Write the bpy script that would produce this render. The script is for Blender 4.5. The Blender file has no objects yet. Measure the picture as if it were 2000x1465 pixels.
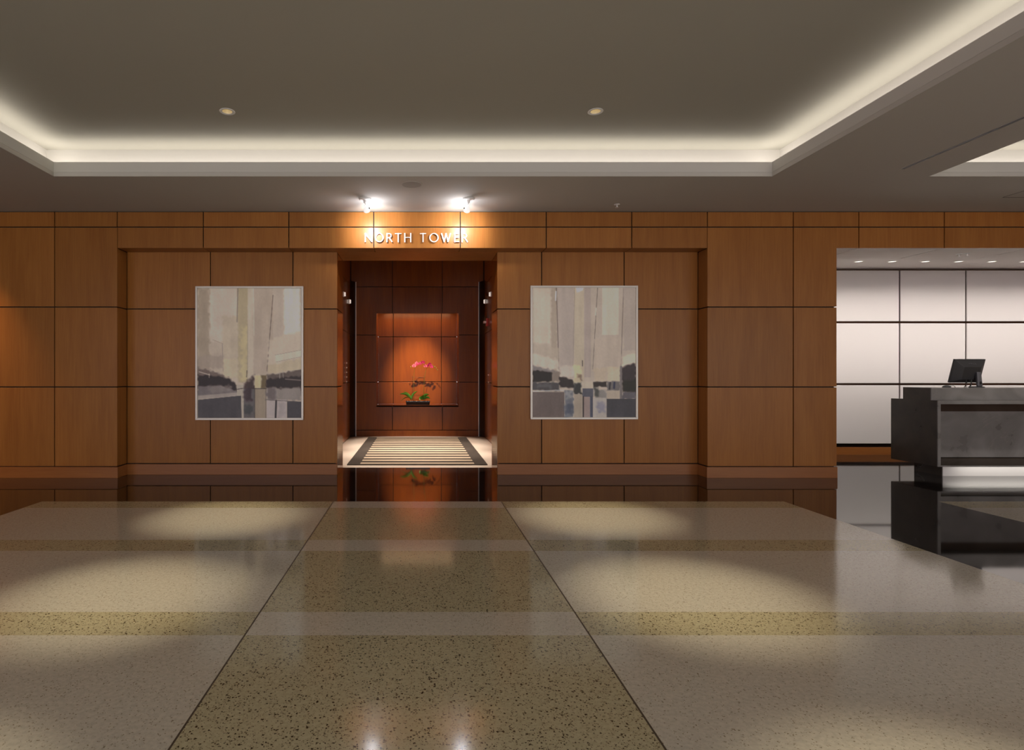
import bpy, bmesh, math, random
import numpy as np
from mathutils import Vector, Matrix
random.seed(7)
PI = math.pi
C = bpy.context.scene.collection
# ------------------------------------------------------------------ camera
F = 1120.0; CX = 815.0; CY = 732.0; EYE = 1.2
cam_d = bpy.data.cameras.new('camera'); cam = bpy.data.objects.new('camera', cam_d); C.objects.link(cam)
cam.location = (0, 0, EYE); cam.rotation_euler = (PI/2, 0, 0)
cam_d.sensor_width = 36; cam_d.lens = 36*F/2000; cam_d.shift_x = (1000-CX)/2000; cam_d.shift_y = 0.0003*0
cam_d.clip_end = 100
bpy.context.scene.camera = cam
def X(px, Y): return (px-CX)*Y/F
def Zw(py, Y): return EYE+(CY-py)*Y/F
# ------------------------------------------------------------------ exposure, world
vs = bpy.context.scene.view_settings
vs.view_transform = 'Standard'; vs.look = 'None'; vs.gamma = 1; vs.exposure = 0.0; vs.use_curve_mapping = False
w = bpy.data.worlds.new('world'); bpy.context.scene.world = w; w.use_nodes = True
wn = w.node_tree.nodes; wtc = wn.new('ShaderNodeTexCoord'); wsp = wn.new('ShaderNodeSeparateXYZ'); wr = wn.new('ShaderNodeValToRGB')
wma = wn.new('ShaderNodeMapRange'); wma.inputs[1].default_value = -1; wma.inputs[2].default_value = 1
w.node_tree.links.new(wtc.outputs['Generated'], wsp.inputs[0]); w.node_tree.links.new(wsp.outputs[0], wma.inputs[0]); w.node_tree.links.new(wma.outputs[0], wr.inputs[0])
wr.color_ramp.elements[0].color = (1.0, .85, 1.0, 1); wr.color_ramp.elements[1].color = (1.0, 1.0, .86, 1)
w.node_tree.links.new(wr.outputs[0], wn['Background'].inputs[0])
w.node_tree.nodes['Background'].inputs[1].default_value = 2.2
# ------------------------------------------------------------------ lights
def area(name, loc, sx, sy, power, col, rot=(0,0,0), spread=PI):
    l = bpy.data.lights.new(name, 'AREA'); l.shape = 'RECTANGLE'; l.size = sx; l.size_y = sy
    l.energy = power; l.color = col; l.spread = spread
    o = bpy.data.objects.new(name, l); o.location = loc; o.rotation_euler = rot; C.objects.link(o); return o
def spot(name, loc, target, power, col, angle, blend=0.6, r=0.03):
    l = bpy.data.lights.new(name, 'SPOT'); l.energy = power; l.color = col
    l.spot_size = math.radians(angle); l.spot_blend = blend; l.shadow_soft_size = r
    o = bpy.data.objects.new(name, l); o.location = loc
    o.rotation_euler = (Vector(target)-Vector(loc)).to_track_quat('-Z', 'Y').to_euler(); C.objects.link(o); return o
YA = 1344/201; YR = 6.91; YO = 7.43; YB = 11.23; YW = 8.64; YN = 11.8
ZS = 3.11; ZC = 3.444; ZH = 2.681
CF1 = (-3.495, 3.411); CF2 = (4.92, 11.4); CFY = (-2.6, 5.513); TR = 0.2
COVE = (1.0, 0.91, 0.84); COVE_W = 2.05      # watts per metre
def cove(x0, x1, y0, y1, k=1.0):
    z = 3.20; t = 0.105
    L = y1-y0+2*t; W = x1-x0+2*t
    for (cx, cy, sx, sy, n) in (((x0+x1)/2, y1+t, W, .14, W), ((x0+x1)/2, y0-t, W, .14, W),
                                (x0-t, (y0+y1)/2, .14, L, L), (x1+t, (y0+y1)/2, .14, L, L)):
        area('cove_light', (cx, cy, z), sx, sy, COVE_W*n*k, COVE, (PI, 0, 0))
cove(CF1[0], CF1[1], *CFY)
cove(CF2[0], CF2[1], *CFY)
WARM = (1.0, 0.86, 0.62)
DL = [(X(444, 4.88), 4.88), (X(1163, 4.88), 4.88), (-1.62, 3.10), (1.52, 3.10), (-1.62, 1.32), (1.52, 1.32),
      (-1.62, -0.46), (1.52, -0.46)]
for (x, y) in DL:
    spot('downlight_lamp', (x, y, ZC-0.01), (x, y, 0), 290, WARM, 27, 1.0, 0.03)
for (x, y) in [(6.6, 4.88), (6.6, 3.1), (9.2, 4.88), (9.2, 3.1)]:
    spot('downlight_lamp', (x, y, ZC-0.01), (x, y, 0), 290, WARM, 27, 1.0, 0.03)
for (x, y) in [(0, 8.3), (0, 9.2), (0, 10.05)]:
    spot('corridor_lamp', (x, y, 3.58), (x, y, 0), 900, (1.0, 0.84, 0.72), 46, 0.5, 0.04)
# ------------------------------------------------------------------ materials
def srgb(r, g, b, k=1.0):
    f = lambda c: (c/255/12.92 if c/255 <= .04045 else ((c/255+.055)/1.055)**2.4)*k
    return (f(r), f(g), f(b), 1)
def mat(name, col=(.5,.5,.5,1), rough=.5, metal=0.0, spec=.5, coat=0.0, emit=None, es=0.0):
    m = bpy.data.materials.new(name); m.use_nodes = True
    b = m.node_tree.nodes['Principled BSDF']
    b.inputs['Base Color'].default_value = col if len(col) == 4 else (*col, 1)
    b.inputs['Roughness'].default_value = rough; b.inputs['Metallic'].default_value = metal
    b.inputs['Specular IOR Level'].default_value = spec; b.inputs['Coat Weight'].default_value = coat
    b.inputs['Coat Roughness'].default_value = 0.03
    if emit: b.inputs['Emission Color'].default_value = (*emit, 1); b.inputs['Emission Strength'].default_value = es
    return m
def N(m, t, **kw):
    n = m.node_tree.nodes.new(t)
    for k, v in kw.items(): setattr(n, k, v)
    return n
def L(m, a, b): m.node_tree.links.new(a, b)
def mix(m, fac, a, b, mode='MIX'):
    n = N(m, 'ShaderNodeMix', data_type='RGBA', blend_type=mode)
    for s, v in ((n.inputs[0], fac), (n.inputs[6], a), (n.inputs[7], b)):
        if hasattr(v, 'links'): L(m, v, s)
        else: s.default_value = v
    return n.outputs[2]
def ramp(m, src, p0, p1, c0=(0,0,0,1), c1=(1,1,1,1)):
    n = N(m, 'ShaderNodeValToRGB'); e = n.color_ramp.elements
    e[0].position = p0; e[0].color = c0; e[1].position = p1; e[1].color = c1
    L(m, src, n.inputs[0]); return n.outputs[0]
def wood(name, c_lo, c_hi, rough=.34, coat=0.0, horizontal=False, spec=.4):
    m = mat(name, c_lo, rough, spec=spec, coat=coat); b = m.node_tree.nodes['Principled BSDF']
    tc = N(m, 'ShaderNodeTexCoord'); geo = N(m, 'ShaderNodeNewGeometry')
    off = N(m, 'ShaderNodeVectorMath', operation='SCALE'); off.inputs[0].default_value = (37, 53, 91)
    L(m, geo.outputs['Random Per Island'], off.inputs['Scale'])
    add = N(m, 'ShaderNodeVectorMath', operation='ADD'); L(m, tc.outputs['Object'], add.inputs[0]); L(m, off.outputs[0], add.inputs[1])
    mp = N(m, 'ShaderNodeMapping'); L(m, add.outputs[0], mp.inputs['Vector'])
    mp.inputs['Scale'].default_value = (1.0, 22, 22) if horizontal else (22, 22, .8)
    n1 = N(m, 'ShaderNodeTexNoise'); n1.inputs['Scale'].default_value = 3.2; n1.inputs['Detail'].default_value = 5; n1.inputs['Roughness'].default_value = .65
    L(m, mp.outputs[0], n1.inputs['Vector'])
    mp2 = N(m, 'ShaderNodeMapping'); L(m, add.outputs[0], mp2.inputs['Vector'])
    mp2.inputs['Scale'].default_value = (.5, 5, 5) if horizontal else (5, 5, .55)
    n2 = N(m, 'ShaderNodeTexNoise'); n2.inputs['Scale'].default_value = 1.3; n2.inputs['Detail'].default_value = 3; n2.inputs['Distortion'].default_value = .8
    L(m, mp2.outputs[0], n2.inputs['Vector'])
    c = ramp(m, n1.outputs[0], .32, .68, c_lo, c_hi)
    c = mix(m, .45, c, ramp(m, n2.outputs[0], .35, .65, c_lo, c_hi))
    hs = N(m, 'ShaderNodeHueSaturation'); L(m, c, hs.inputs['Color'])
    mr = N(m, 'ShaderNodeMapRange'); L(m, geo.outputs['Random Per Island'], mr.inputs[0]); mr.inputs[3].default_value = .9; mr.inputs[4].default_value = 1.1
    L(m, mr.outputs[0], hs.inputs['Value'])
    L(m, hs.outputs[0], b.inputs['Base Color'])
    return m
M_wood = wood('cherry_veneer', (.27, .098, .020, 1), (.37, .150, .034, 1), spec=.25)
M_wood_gl = wood('polished_cherry_veneer', (.25, .065, .008, 1), (.36, .10, .014, 1), rough=.16)
M_wood_base = wood('cherry_baseboard', (.26, .085, .018, 1), (.34, .125, .03, 1), horizontal=True)
M_wood_red = wood('red_cherry_veneer', (.15, .034, .002, 1), (.23, .06, .004, 1), rough=.3, spec=.25)
M_dark = mat('shadow_gap', (.012, .007, .004, 1), .8)
M_plaster = mat('ceiling_plaster', (.52, .50, .46, 1), .85, spec=.2)
b = M_plaster.node_tree.nodes['Principled BSDF']
tc = N(M_plaster, 'ShaderNodeTexCoord'); nz = N(M_plaster, 'ShaderNodeTexNoise'); nz.inputs['Scale'].default_value = 220
L(M_plaster, tc.outputs['Object'], nz.inputs['Vector']); bp = N(M_plaster, 'ShaderNodeBump'); bp.inputs['Strength'].default_value = .04; bp.inputs['Distance'].default_value = .002
L(M_plaster, nz.outputs[0], bp.inputs['Height']); L(M_plaster, bp.outputs[0], b.inputs['Normal'])
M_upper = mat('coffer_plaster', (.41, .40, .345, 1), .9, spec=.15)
M_beam = mat('beam_paint', (.88, .83, .80, 1), .8, spec=.2)
M_cream = mat('cove_paint', (.58, .565, .525, 1), .8, spec=.2)

def terrazzo(name, base, base2, chip, size, dens, rough, chip2=None, spec=.5, size2=None, dens2=.0):
    m = mat(name, base, rough, spec=spec); b = m.node_tree.nodes['Principled BSDF']
    tc = N(m, 'ShaderNodeTexCoord')
    n0 = N(m, 'ShaderNodeTexNoise'); n0.inputs['Scale'].default_value = 55; n0.inputs['Detail'].default_value = 4
    L(m, tc.outputs['Object'], n0.inputs['Vector'])
    col = ramp(m, n0.outputs[0], .35, .65, base, base2)
    def chips(col, sc, th, cc, seed):
        v = N(m, 'ShaderNodeTexVoronoi', feature='F1', voronoi_dimensions='3D'); v.inputs['Scale'].default_value = sc
        mp = N(m, 'ShaderNodeMapping'); mp.inputs['Location'].default_value = (seed, seed*.7, .3); L(m, tc.outputs['Object'], mp.inputs['Vector'])
        nn = N(m, 'ShaderNodeTexNoise'); nn.inputs['Scale'].default_value = sc*1.5; L(m, mp.outputs[0], nn.inputs['Vector'])
        mx = N(m, 'ShaderNodeMix', data_type='VECTOR'); mx.inputs[0].default_value = .35/sc*1.0 if False else 0.012
        L(m, mp.outputs[0], mx.inputs[4]); L(m, nn.outputs['Color'], mx.inputs[5])
        L(m, mx.outputs[1], v.inputs['Vector'])
        sep = N(m, 'ShaderNodeSeparateColor'); L(m, v.outputs['Color'], sep.inputs[0])
        lim = N(m, 'ShaderNodeMath', operation='MULTIPLY'); L(m, sep.outputs[0], lim.inputs[0]); lim.inputs[1].default_value = th
        d = N(m, 'ShaderNodeMath', operation='LESS_THAN'); L(m, v.outputs['Distance'], d.inputs[0]); L(m, lim.outputs[0], d.inputs[1])
        s2 = N(m, 'ShaderNodeMath', operation='LESS_THAN'); L(m, sep.outputs[1], s2.inputs[0]); s2.inputs[1].default_value = dens
        q = N(m, 'ShaderNodeMath', operation='MULTIPLY'); L(m, d.outputs[0], q.inputs[0]); L(m, s2.outputs[0], q.inputs[1])
        return mix(m, q.outputs[0], col, cc)
    if chip2: col = chips(col, size2 or size*1.7, .55, chip2, 5.3)
    col = chips(col, size, .52, chip, 1.7)
    L(m, col, b.inputs['Base Color']); return m
M_lt = terrazzo('pale_terrazzo', (.50, .465, .385, 1), (.59, .55, .455, 1), (.22, .175, .11, 1), 170, .25, .11, (.56, .50, .40, 1), spec=.45)
M_ol = terrazzo('olive_terrazzo', (.43, .385, .245, 1), (.50, .45, .29, 1), (.045, .032, .016, 1), 105, .42, .11, (.10, .072, .035, 1), spec=.45)
M_blk = terrazzo('black_granite', (.012, .010, .009, 1), (.016, .013, .012, 1), (.05, .04, .035, 1), 170, .25, .045, spec=.75)
M_marble = mat('corridor_marble', (.60, .52, .43, 1), .2)
M_joint = mat('floor_joint', (.07, .05, .03, 1), .4)
M_white = mat('white_wall_panel', (.70, .665, .64, 1), .6, spec=.3)
M_chrome = mat('bronze_reveal_metal', (.22, .17, .14, 1), .16, metal=1)
M_black_metal = mat('black_metal', (.01, .01, .01, 1), .4)
M_dmirror = mat('dark_mirror_metal', (.12, .13, .17, 1), .25, metal=1)
M_steel = mat('brushed_steel', (.85, .83, .80, 1), .35, metal=.1)
M_letter = mat('satin_letter_metal', (.85, .83, .80, 1), .4, metal=.15)
M_silver = mat('silver_frame', (.62, .58, .53, 1), .38, metal=.35)
M_fix = mat('white_fixture', (.8, .8, .78, 1), .4)
M_carpet_d = mat('dark_rug_pile', (.040, .033, .027, 1), .9, spec=.1)
M_carpet_l = mat('beige_rug_pile', (.30, .24, .17, 1), .9, spec=.1)
def stone(name, c0, c1, vein, rough, scale=1.0):
    m = mat(name, c0, rough); b = m.node_tree.nodes['Principled BSDF']; tc = N(m, 'ShaderNodeTexCoord')
    n = N(m, 'ShaderNodeTexNoise'); n.inputs['Scale'].default_value = 3*scale; n.inputs['Detail'].default_value = 8; n.inputs['Distortion'].default_value = .8
    L(m, tc.outputs['Object'], n.inputs['Vector']); col = ramp(m, n.outputs[0], .35, .7, c0, c1)
    n2 = N(m, 'ShaderNodeTexNoise'); n2.inputs['Scale'].default_value = 1.4*scale; n2.inputs['Detail'].default_value = 3; n2.inputs['Distortion'].default_value = 1.6
    L(m, tc.outputs['Object'], n2.inputs['Vector'])
    s = N(m, 'ShaderNodeMath', operation='SUBTRACT'); L(m, n2.outputs[0], s.inputs[0]); s.inputs[1].default_value = .5
    a = N(m, 'ShaderNodeMath', operation='ABSOLUTE'); L(m, s.outputs[0], a.inputs[0])
    f = ramp(m, a.outputs[0], .0, .004, (.35, .35, .35, 1), (0, 0, 0, 1))
    L(m, mix(m, f, col, vein), b.inputs['Base Color'])
    L(m, ramp(m, n.outputs[0], .3, .7, (rough, rough, rough, 1), (rough*1.7, rough*1.7, rough*1.7, 1)), b.inputs['Roughness'])
    return m
M_slate = stone('slate_lit', (.16, .155, .148, 1), (.25, .243, .232, 1), (.3, .28, .25, 1), .24)  # desk stone, coloured lighter as on its lit front faces
M_slate_d = stone('slate_shaded', (.026, .019, .014, 1), (.045, .034, .025, 1), (.05, .04, .03, 1), .14)  # same desk stone darkened for the ends; shade is put into the colour
# ------------------------------------------------------------------ mesh helpers
def obj(name, bm, mats, parent=None, smooth=False, bevel=0, recalc=True):
    if recalc: bmesh.ops.recalc_face_normals(bm, faces=bm.faces)
    me = bpy.data.meshes.new(name); bm.to_mesh(me); bm.free()
    for m in (mats if isinstance(mats, (list, tuple)) else [mats]): me.materials.append(m)
    o = bpy.data.objects.new(name, me); C.objects.link(o)
    if parent: o.parent = parent
    if smooth:
        for p in me.polygons: p.use_smooth = True
        try: me.set_sharp_from_angle(angle=math.radians(35))
        except Exception: pass
    if bevel:
        md = o.modifiers.new('bevel', 'BEVEL'); md.width = bevel; md.segments = 2; md.limit_method = 'ANGLE'
    return o
def box(bm, x0, x1, y0, y1, z0, z1, mi=0):
    v = [bm.verts.new(p) for p in ((x0,y0,z0),(x1,y0,z0),(x1,y1,z0),(x0,y1,z0),(x0,y0,z1),(x1,y0,z1),(x1,y1,z1),(x0,y1,z1))]
    for f in ((0,3,2,1),(4,5,6,7),(0,1,5,4),(1,2,6,5),(2,3,7,6),(3,0,4,7)):
        bm.faces.new([v[i] for i in f]).material_index = mi
def hexa(bm, pts, mi=0):
    v = [bm.verts.new(p) for p in pts]
    for f in ((0,3,2,1),(4,5,6,7),(0,1,5,4),(1,2,6,5),(2,3,7,6),(3,0,4,7)):
        bm.faces.new([v[i] for i in f]).material_index = mi
def lathe(bm, prof, n=32, M=Matrix.Identity(4), mi=0, caps=(False, False)):
    rings = []
    for (r, z) in prof:
        rings.append([bm.verts.new(M @ Vector((r*math.cos(2*PI*k/n), r*math.sin(2*PI*k/n), z))) for k in range(n)])
    for a, c in zip(rings, rings[1:]):
        for k in range(n): bm.faces.new((a[k], a[(k+1)%n], c[(k+1)%n], c[k])).material_index = mi
    if caps[0]: bm.faces.new(rings[0][::-1]).material_index = mi
    if caps[1]: bm.faces.new(rings[-1]).material_index = mi
def tube(bm, pts, r, n=8, mi=0):
    pts = [Vector(p) for p in pts]; rs = r if isinstance(r, (list, tuple)) else [r]*len(pts); rings = []
    for i, p in enumerate(pts):
        t = (pts[min(i+1, len(pts)-1)]-pts[max(i-1, 0)]).normalized()
        u = t.cross(Vector((0, 0, 1)) if abs(t.z) < .95 else Vector((1, 0, 0))).normalized(); v = t.cross(u)
        rings.append([bm.verts.new(p+rs[i]*(u*math.cos(2*PI*k/n)+v*math.sin(2*PI*k/n))) for k in range(n)])
    for a, c in zip(rings, rings[1:]):
        for k in range(n): bm.faces.new((a[k], a[(k+1)%n], c[(k+1)%n], c[k])).material_index = mi
    bm.faces.new(rings[0][::-1]).material_index = mi; bm.faces.new(rings[-1]).material_index = mi
def tag(o, label, cat, group=None, kind=None):
    o['label'] = label; o['category'] = cat
    if group: o['group'] = group
    if kind: o['kind'] = kind
    return o
def thing(name, loc, label, cat, group=None, rotz=0):
    o = bpy.data.objects.new(name, None); C.objects.link(o); o.location = loc; o.rotation_euler = (0, 0, rotz); o.empty_display_size = .1
    return tag(o, label, cat, group)
def struct(o, label=None, cat='wall'):
    o['kind'] = 'structure'; o['category'] = cat
    if label: o['label'] = label
    return o
# ------------------------------------------------------------------ FLOOR
def band(y):     # True on the narrow band rows
    t = (5.441-y) % 1.2685
    return t < .260
ys = set([-4.0, 5.441, YO, YB+.02, YW+.02, 8.6])
k = 0
while 5.441-k*1.2685 > -4:
    ys.add(round(5.441-k*1.2685, 5))
    if 5.441-k*1.2685-.260 > -4: ys.add(round(5.441-k*1.2685-.260, 5))
    k += 1
ys = sorted(ys)
xs = [-9.0, -3.56, -1.3, -.800, -.792, .792, .800, 1.3, 3.478, 4.94, 12.0]
bm = bmesh.new(); vt = {}
def fv(x, y):
    if (x, y) not in vt: vt[(x, y)] = bm.verts.new((x, y, 0))
    return vt[(x, y)]
for i in range(len(xs)-1):
    for j in range(len(ys)-1):
        cx = (xs[i]+xs[i+1])/2; cy = (ys[j]+ys[j+1])/2
        mi = 2
        if cy < 5.441 and (-3.56 < cx < 3.478 or cx > 4.94):
            bnd = band(cy)
            if abs(cx) < .792: mi = 0 if bnd else 1
            elif .792 < abs(cx) < .8: mi = 4
            else: mi = 1 if bnd else 0
        if cy > YO and abs(cx) < 1.3: mi = 3
        bm.faces.new((fv(xs[i], ys[j]), fv(xs[i+1], ys[j]), fv(xs[i+1], ys[j+1]), fv(xs[i], ys[j+1]))).material_index = mi
r = bmesh.ops.extrude_face_region(bm, geom=list(bm.faces))
bmesh.ops.translate(bm, vec=(0, 0, -.1), verts=[v for v in r['geom'] if isinstance(v, bmesh.types.BMVert)])
struct(obj('floor', bm, [M_lt, M_ol, M_blk, M_marble, M_joint]), 'polished terrazzo floor with olive and pale bands inside black granite borders', 'floor')
# ------------------------------------------------------------------ CEILING
def sheet(bm, xs, ys, skip, z0, z1, mi=0):
    for i in range(len(xs)-1):
        for j in range(len(ys)-1):
            cx = (xs[i]+xs[i+1])/2; cy = (ys[j]+ys[j+1])/2
            if skip(cx, cy): continue
            box(bm, xs[i], xs[i+1], ys[j], ys[j+1], z0, z1, mi)
bm = bmesh.new()
inside = lambda x, y, e=0: CFY[0]-e < y < CFY[1]+e and (CF1[0]-e < x < CF1[1]+e or CF2[0]-e < x < CF2[1]+e)
sheet(bm, [-9, CF1[0], CF1[1], CF2[0], CF2[1], 12], [-4, CFY[0], CFY[1], YA+.6], inside, ZS, ZS+.04)
for (x0, x1) in (CF1, CF2):        # lips and outer walls of each light cove
    y0, y1 = CFY; t = .018
    for a in ((x0-t, x1+t, y1, y1+t), (x0-t, x1+t, y0-t, y0), (x0-t, x0, y0, y1), (x1, x1+t, y0, y1)):
        box(bm, *a, ZS+.041, 3.248, 1)
    T = TR
    for a in ((x0-T-.05, x1+T+.05, y1+T, y1+T+.05), (x0-T-.05, x1+T+.05, y0-T-.05, y0-T), (x0-T-.05, x0-T, y0-T, y1+T), (x1+T, x1+T+.05, y0-T, y1+T)):
        box(bm, *a, ZS+.041, ZC, 1)
struct(obj('ceiling', bm, [M_plaster, M_cream]), 'lowered grey ceiling border with cove lips around both coffers', 'ceiling')
# upper coffer ceilings, with holes for the recessed downlights
holes = [p for p in DL] + [(6.6, 4.88), (6.6, 3.1), (9.2, 4.88), (9.2, 3.1)]
h = .043
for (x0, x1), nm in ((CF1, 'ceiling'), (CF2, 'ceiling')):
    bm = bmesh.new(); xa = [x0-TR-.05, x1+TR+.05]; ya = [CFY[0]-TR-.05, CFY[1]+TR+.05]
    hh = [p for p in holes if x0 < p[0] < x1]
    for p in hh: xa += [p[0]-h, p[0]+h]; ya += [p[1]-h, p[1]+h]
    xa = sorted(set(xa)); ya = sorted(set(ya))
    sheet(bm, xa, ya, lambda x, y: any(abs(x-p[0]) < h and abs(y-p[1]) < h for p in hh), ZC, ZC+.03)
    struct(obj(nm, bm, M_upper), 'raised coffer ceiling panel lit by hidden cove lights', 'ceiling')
# ------------------------------------------------------------------ WOOD WALLS
G = .006; TH = .02
def pan_y(bm, x0, x1, z0, z1, yf, g=(G,G,G,G), mi=0):     # panel facing -Y; g = gaps left,right,bottom,top
    box(bm, x0+g[0], x1-g[1], yf, yf+TH, z0+g[2], z1-g[3], mi)
def pan_x(bm, y0, y1, z0, z1, xf, s, g=(G,G,G,G), mi=0):  # facing s*X
    a, c = (xf-TH, xf) if s > 0 else (xf, xf+TH)
    box(bm, a, c, y0+g[0], y1-g[1], z0+g[2], z1-g[3], mi)
R = [.131, 1.060, 1.993, 2.925, ZS]
PX = lambda p: X(p, YA)
XL, XR, XE = -3.500, 3.384, PX(1634)
top = [-9.0, -8.24, -7.24, -6.24, -5.235, PX(106.5), XL, PX(397), PX(564), PX(730), PX(899), PX(1067), PX(1234), XR, PX(1549.5), PX(1677.5), PX(1844.5), PX(2011), PX(2178), PX(2345), 10.11, 11.11, 12.0]
bm = bmesh.new()
for a, c in zip(top, top[1:]): pan_y(bm, a, c, R[3], ZS-.004, YA)
for a, c in zip(top, top[1:]):
    if c <= XL+.01:
        for k in range(3): pan_y(bm, a, c, R[k], R[k+1], YA, (G, 0 if abs(c-XL) < .01 else G, G, G))
    elif a >= XL-.01 and c <= XR+.01: pan_y(bm, a, c, ZH, R[3], YA, (G, G, 0, G))
    elif a >= PX(1677)-.01: pan_y(bm, a, c, ZH, R[3], YA, (G, G, 0, G))
for k in range(3):
    pan_y(bm, XR, PX(1549.5), R[k], R[k+1], YA, (0, G, G, G))
    pan_y(bm, PX(1549.5), XE, R[k], R[k+1], YA, (G, 0, G, G))
pan_y(bm, XE, PX(1677.5), ZH, R[3], YA, (0, G, 0, G))
# pier returns
for k in range(3):
    pan_x(bm, YA+TH, YR, R[k], min(R[k+1], ZH) if k == 2 else R[k+1], XL, 1, (0, 0, G, G))
    pan_x(bm, YA+TH, YR, R[k], min(R[k+1], ZH) if k == 2 else R[k+1], XR, -1, (0, 0, G, G))
    pan_x(bm, YA+TH, 7.30, R[k], min(R[k+1], ZH) if k == 2 else R[k+1], XE, 1, (0, 0, G, G))
# header underside
pan = lambda x0, x1, y0, y1: box(bm, x0, x1, y0, y1, ZH, ZH+TH)
hx = [XL] + [t for t in top if XL+.01 < t < XR-.01] + [XR]
for a, c in zip(hx, hx[1:]): pan(a+.003, c-.003, YA+TH, YR)
pan(-.965, .965, YR, YO)
# recessed fields
for (cols) in ([XL, -2.493, -1.499, -.965], [.965, 1.499, 2.493, XR]):
    for a, c in zip(cols, cols[1:]):
        for z0, z1 in ((.133, 1.058), (1.058, 1.996), (1.996, ZH)):
            pan_y(bm, a, c, z0, z1, YR, (G if abs(abs(a)-.965) > .01 else 0, G if abs(abs(c)-.965) > .01 else 0, G, G if z1 < 2.5 else 0))
wall_back = struct(obj('wall_back', bm, M_wood, bevel=.0015), 'cherry veneer panelled lobby wall with recessed bays and header')
# dark backing behind the panels
bm = bmesh.new()
box(bm, -9, XL-TH, YA+TH, YR+.3, 0, ZS); box(bm, XR+TH, XE-TH, YA+TH, 7.30, 0, ZS)
box(bm, XL-TH, -.965-TH, YR+TH, YO, 0, ZS); box(bm, .965+TH, XR+TH, YR+TH, YO, 0, ZS)
box(bm, XL-TH, XR+TH, YA+TH, YR+TH, ZH+TH, ZS); box(bm, -.99, .99, YR+TH, YO, ZH+TH, 3.62)
box(bm, XE-TH, 12, YA+TH, 7.28, ZH+.03, ZS)
struct(obj('wall_back_core', bm, M_dark, parent=None), 'dark core behind the veneer panel joints')
# jamb panels of the corridor opening (polished)
bm = bmesh.new()
for s in (-1, 1):
    for z0, z1 in ((.0, 1.058), (1.058, 1.996), (1.996, ZH)):
        pan_x(bm, YR+TH, YO, z0, z1, .965*s, -s, (0, 0, G if z0 else 0, G))
        xa, xb = sorted((.965*s+s*TH, 1.3*s))
        pan_yb = box(bm, xa, xb, YO-.001, YO+.015, z0, z1)
struct(obj('wall_back_opening', bm, M_wood_gl, bevel=.0015), 'polished veneer jambs of the corridor opening')
# baseboards
bm = bmesh.new(); e = .012; hb = .128
box(bm, -9, XL+e, YA-e, YA+TH, 0, hb); box(bm, XR-e, XE, YA-e, YA+TH, 0, hb)
box(bm, XL, XL+e, YA+TH, YR-e, 0, hb); box(bm, XR-e, XR, YA+TH, YR-e, 0, hb); box(bm, XE, XE+e, YA, 7.3, 0, hb)
box(bm, XL, -.965, YR-e, YR+TH, 0, hb); box(bm, .965, XR, YR-e, YR+TH, 0, hb)
struct(obj('baseboard_back', bm, M_wood_base, bevel=.002), 'cherry baseboard along the panelled wall', 'baseboard')
# ------------------------------------------------------------------ CORRIDOR
for s, nm in ((-1, 'wall_corridor_left'), (1, 'wall_corridor_right')):
    bm = bmesh.new()
    for (y0, y1) in ((YO, 8.7), (8.7, 9.95), (9.95, 11.12)):
        for z0, z1 in ((.0, 1.06), (1.06, 1.993), (1.993, 2.925), (2.925, 3.62)):
            pan_x(bm, y0, y1, z0, z1, 1.3*s, -s)
    xa, xb = sorted((1.3*s+s*TH, 1.3*s+s*.15)); box(bm, xa, xb, YO, YB+.6, 0, 3.62, 1)
    struct(obj(nm, bm, [M_wood_gl, M_dark], bevel=.0015), 'polished veneer side wall of the elevator corridor')
bm = bmesh.new()
nx0, nx1, nz0, nz1 = X(735, YB), X(896, YB), Zw(791.5, YB), Zw(611.5, YB)
cxs = [-1.3, X(766.5, YB), X(864, YB), 1.3]; rows = [.12, 1.06, 1.985, 2.925, 3.62]
def clip(x0, x1, z0, z1):       # panels around the niche opening
    gx = lambda v: 0 if v in (nx0, nx1) else G
    gz = lambda v: 0 if v in (nz0, nz1) else G
    pan_y(bm, x0, x1, z0, z1, YB, (gx(x0), gx(x1), gz(z0), gz(z1)))
for a, c in zip(cxs, cxs[1:]):
    for z0, z1 in zip(rows, rows[1:]):
        if z1 <= nz0 or z0 >= nz1: clip(a, c, z0, z1); continue
        la, lc = max(a, nx0), min(c, nx1); b0, b1 = max(z0, nz0), min(z1, nz1)
        if a < nx0: clip(a, nx0, z0, z1)
        if c > nx1: clip(nx1, c, z0, z1)
        if z0 < nz0: clip(la, lc, z0, nz0)
        if z1 > nz1: clip(la, lc, nz1, z1)
box(bm, -1.3, 1.3, YB-.012, YB+TH, 0, .115)
box(bm, -1.4, nx0-TH, YB+TH, YN+.1, 0, 3.62, 1); box(bm, nx1+TH, 1.4, YB+TH, YN+.1, 0, 3.62, 1)
box(bm, nx0-TH, nx1+TH, YB+TH, YN+.1, 0, nz0-.03, 1); box(bm, nx0-TH, nx1+TH, YB+TH, YN+.1, nz1+.12, 3.62, 1)
box(bm, nx0-TH, nx1+TH, YB+TH, YB+TH+.03, nz1+.004, nz1+.13, 1)
struct(obj('wall_corridor_back', bm, [M_wood_red, M_dark]), 'dark red veneer wall at the corridor end around the display niche')
bm = bmesh.new()
ncx = [nx0, X(768, YN), X(862, YN), nx1]
for a, c in zip(ncx, ncx[1:]):
    for z0, z1 in ((nz0, 1.06), (1.06, 1.985), (1.985, nz1+.09)):
        pan_y(bm, a, c, z0, z1, YN, (G if a != nx0 else 0, G if c != nx1 else 0, G if z0 != nz0 else 0, G))
box(bm, nx0, nx1, YN+TH, YN+TH+.02, nz0, nz1+.09, 1)
struct(obj('wall_niche_back', bm, [M_wood_red, M_dark], bevel=.0015), 'glowing orange veneer back of the display niche')
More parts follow.
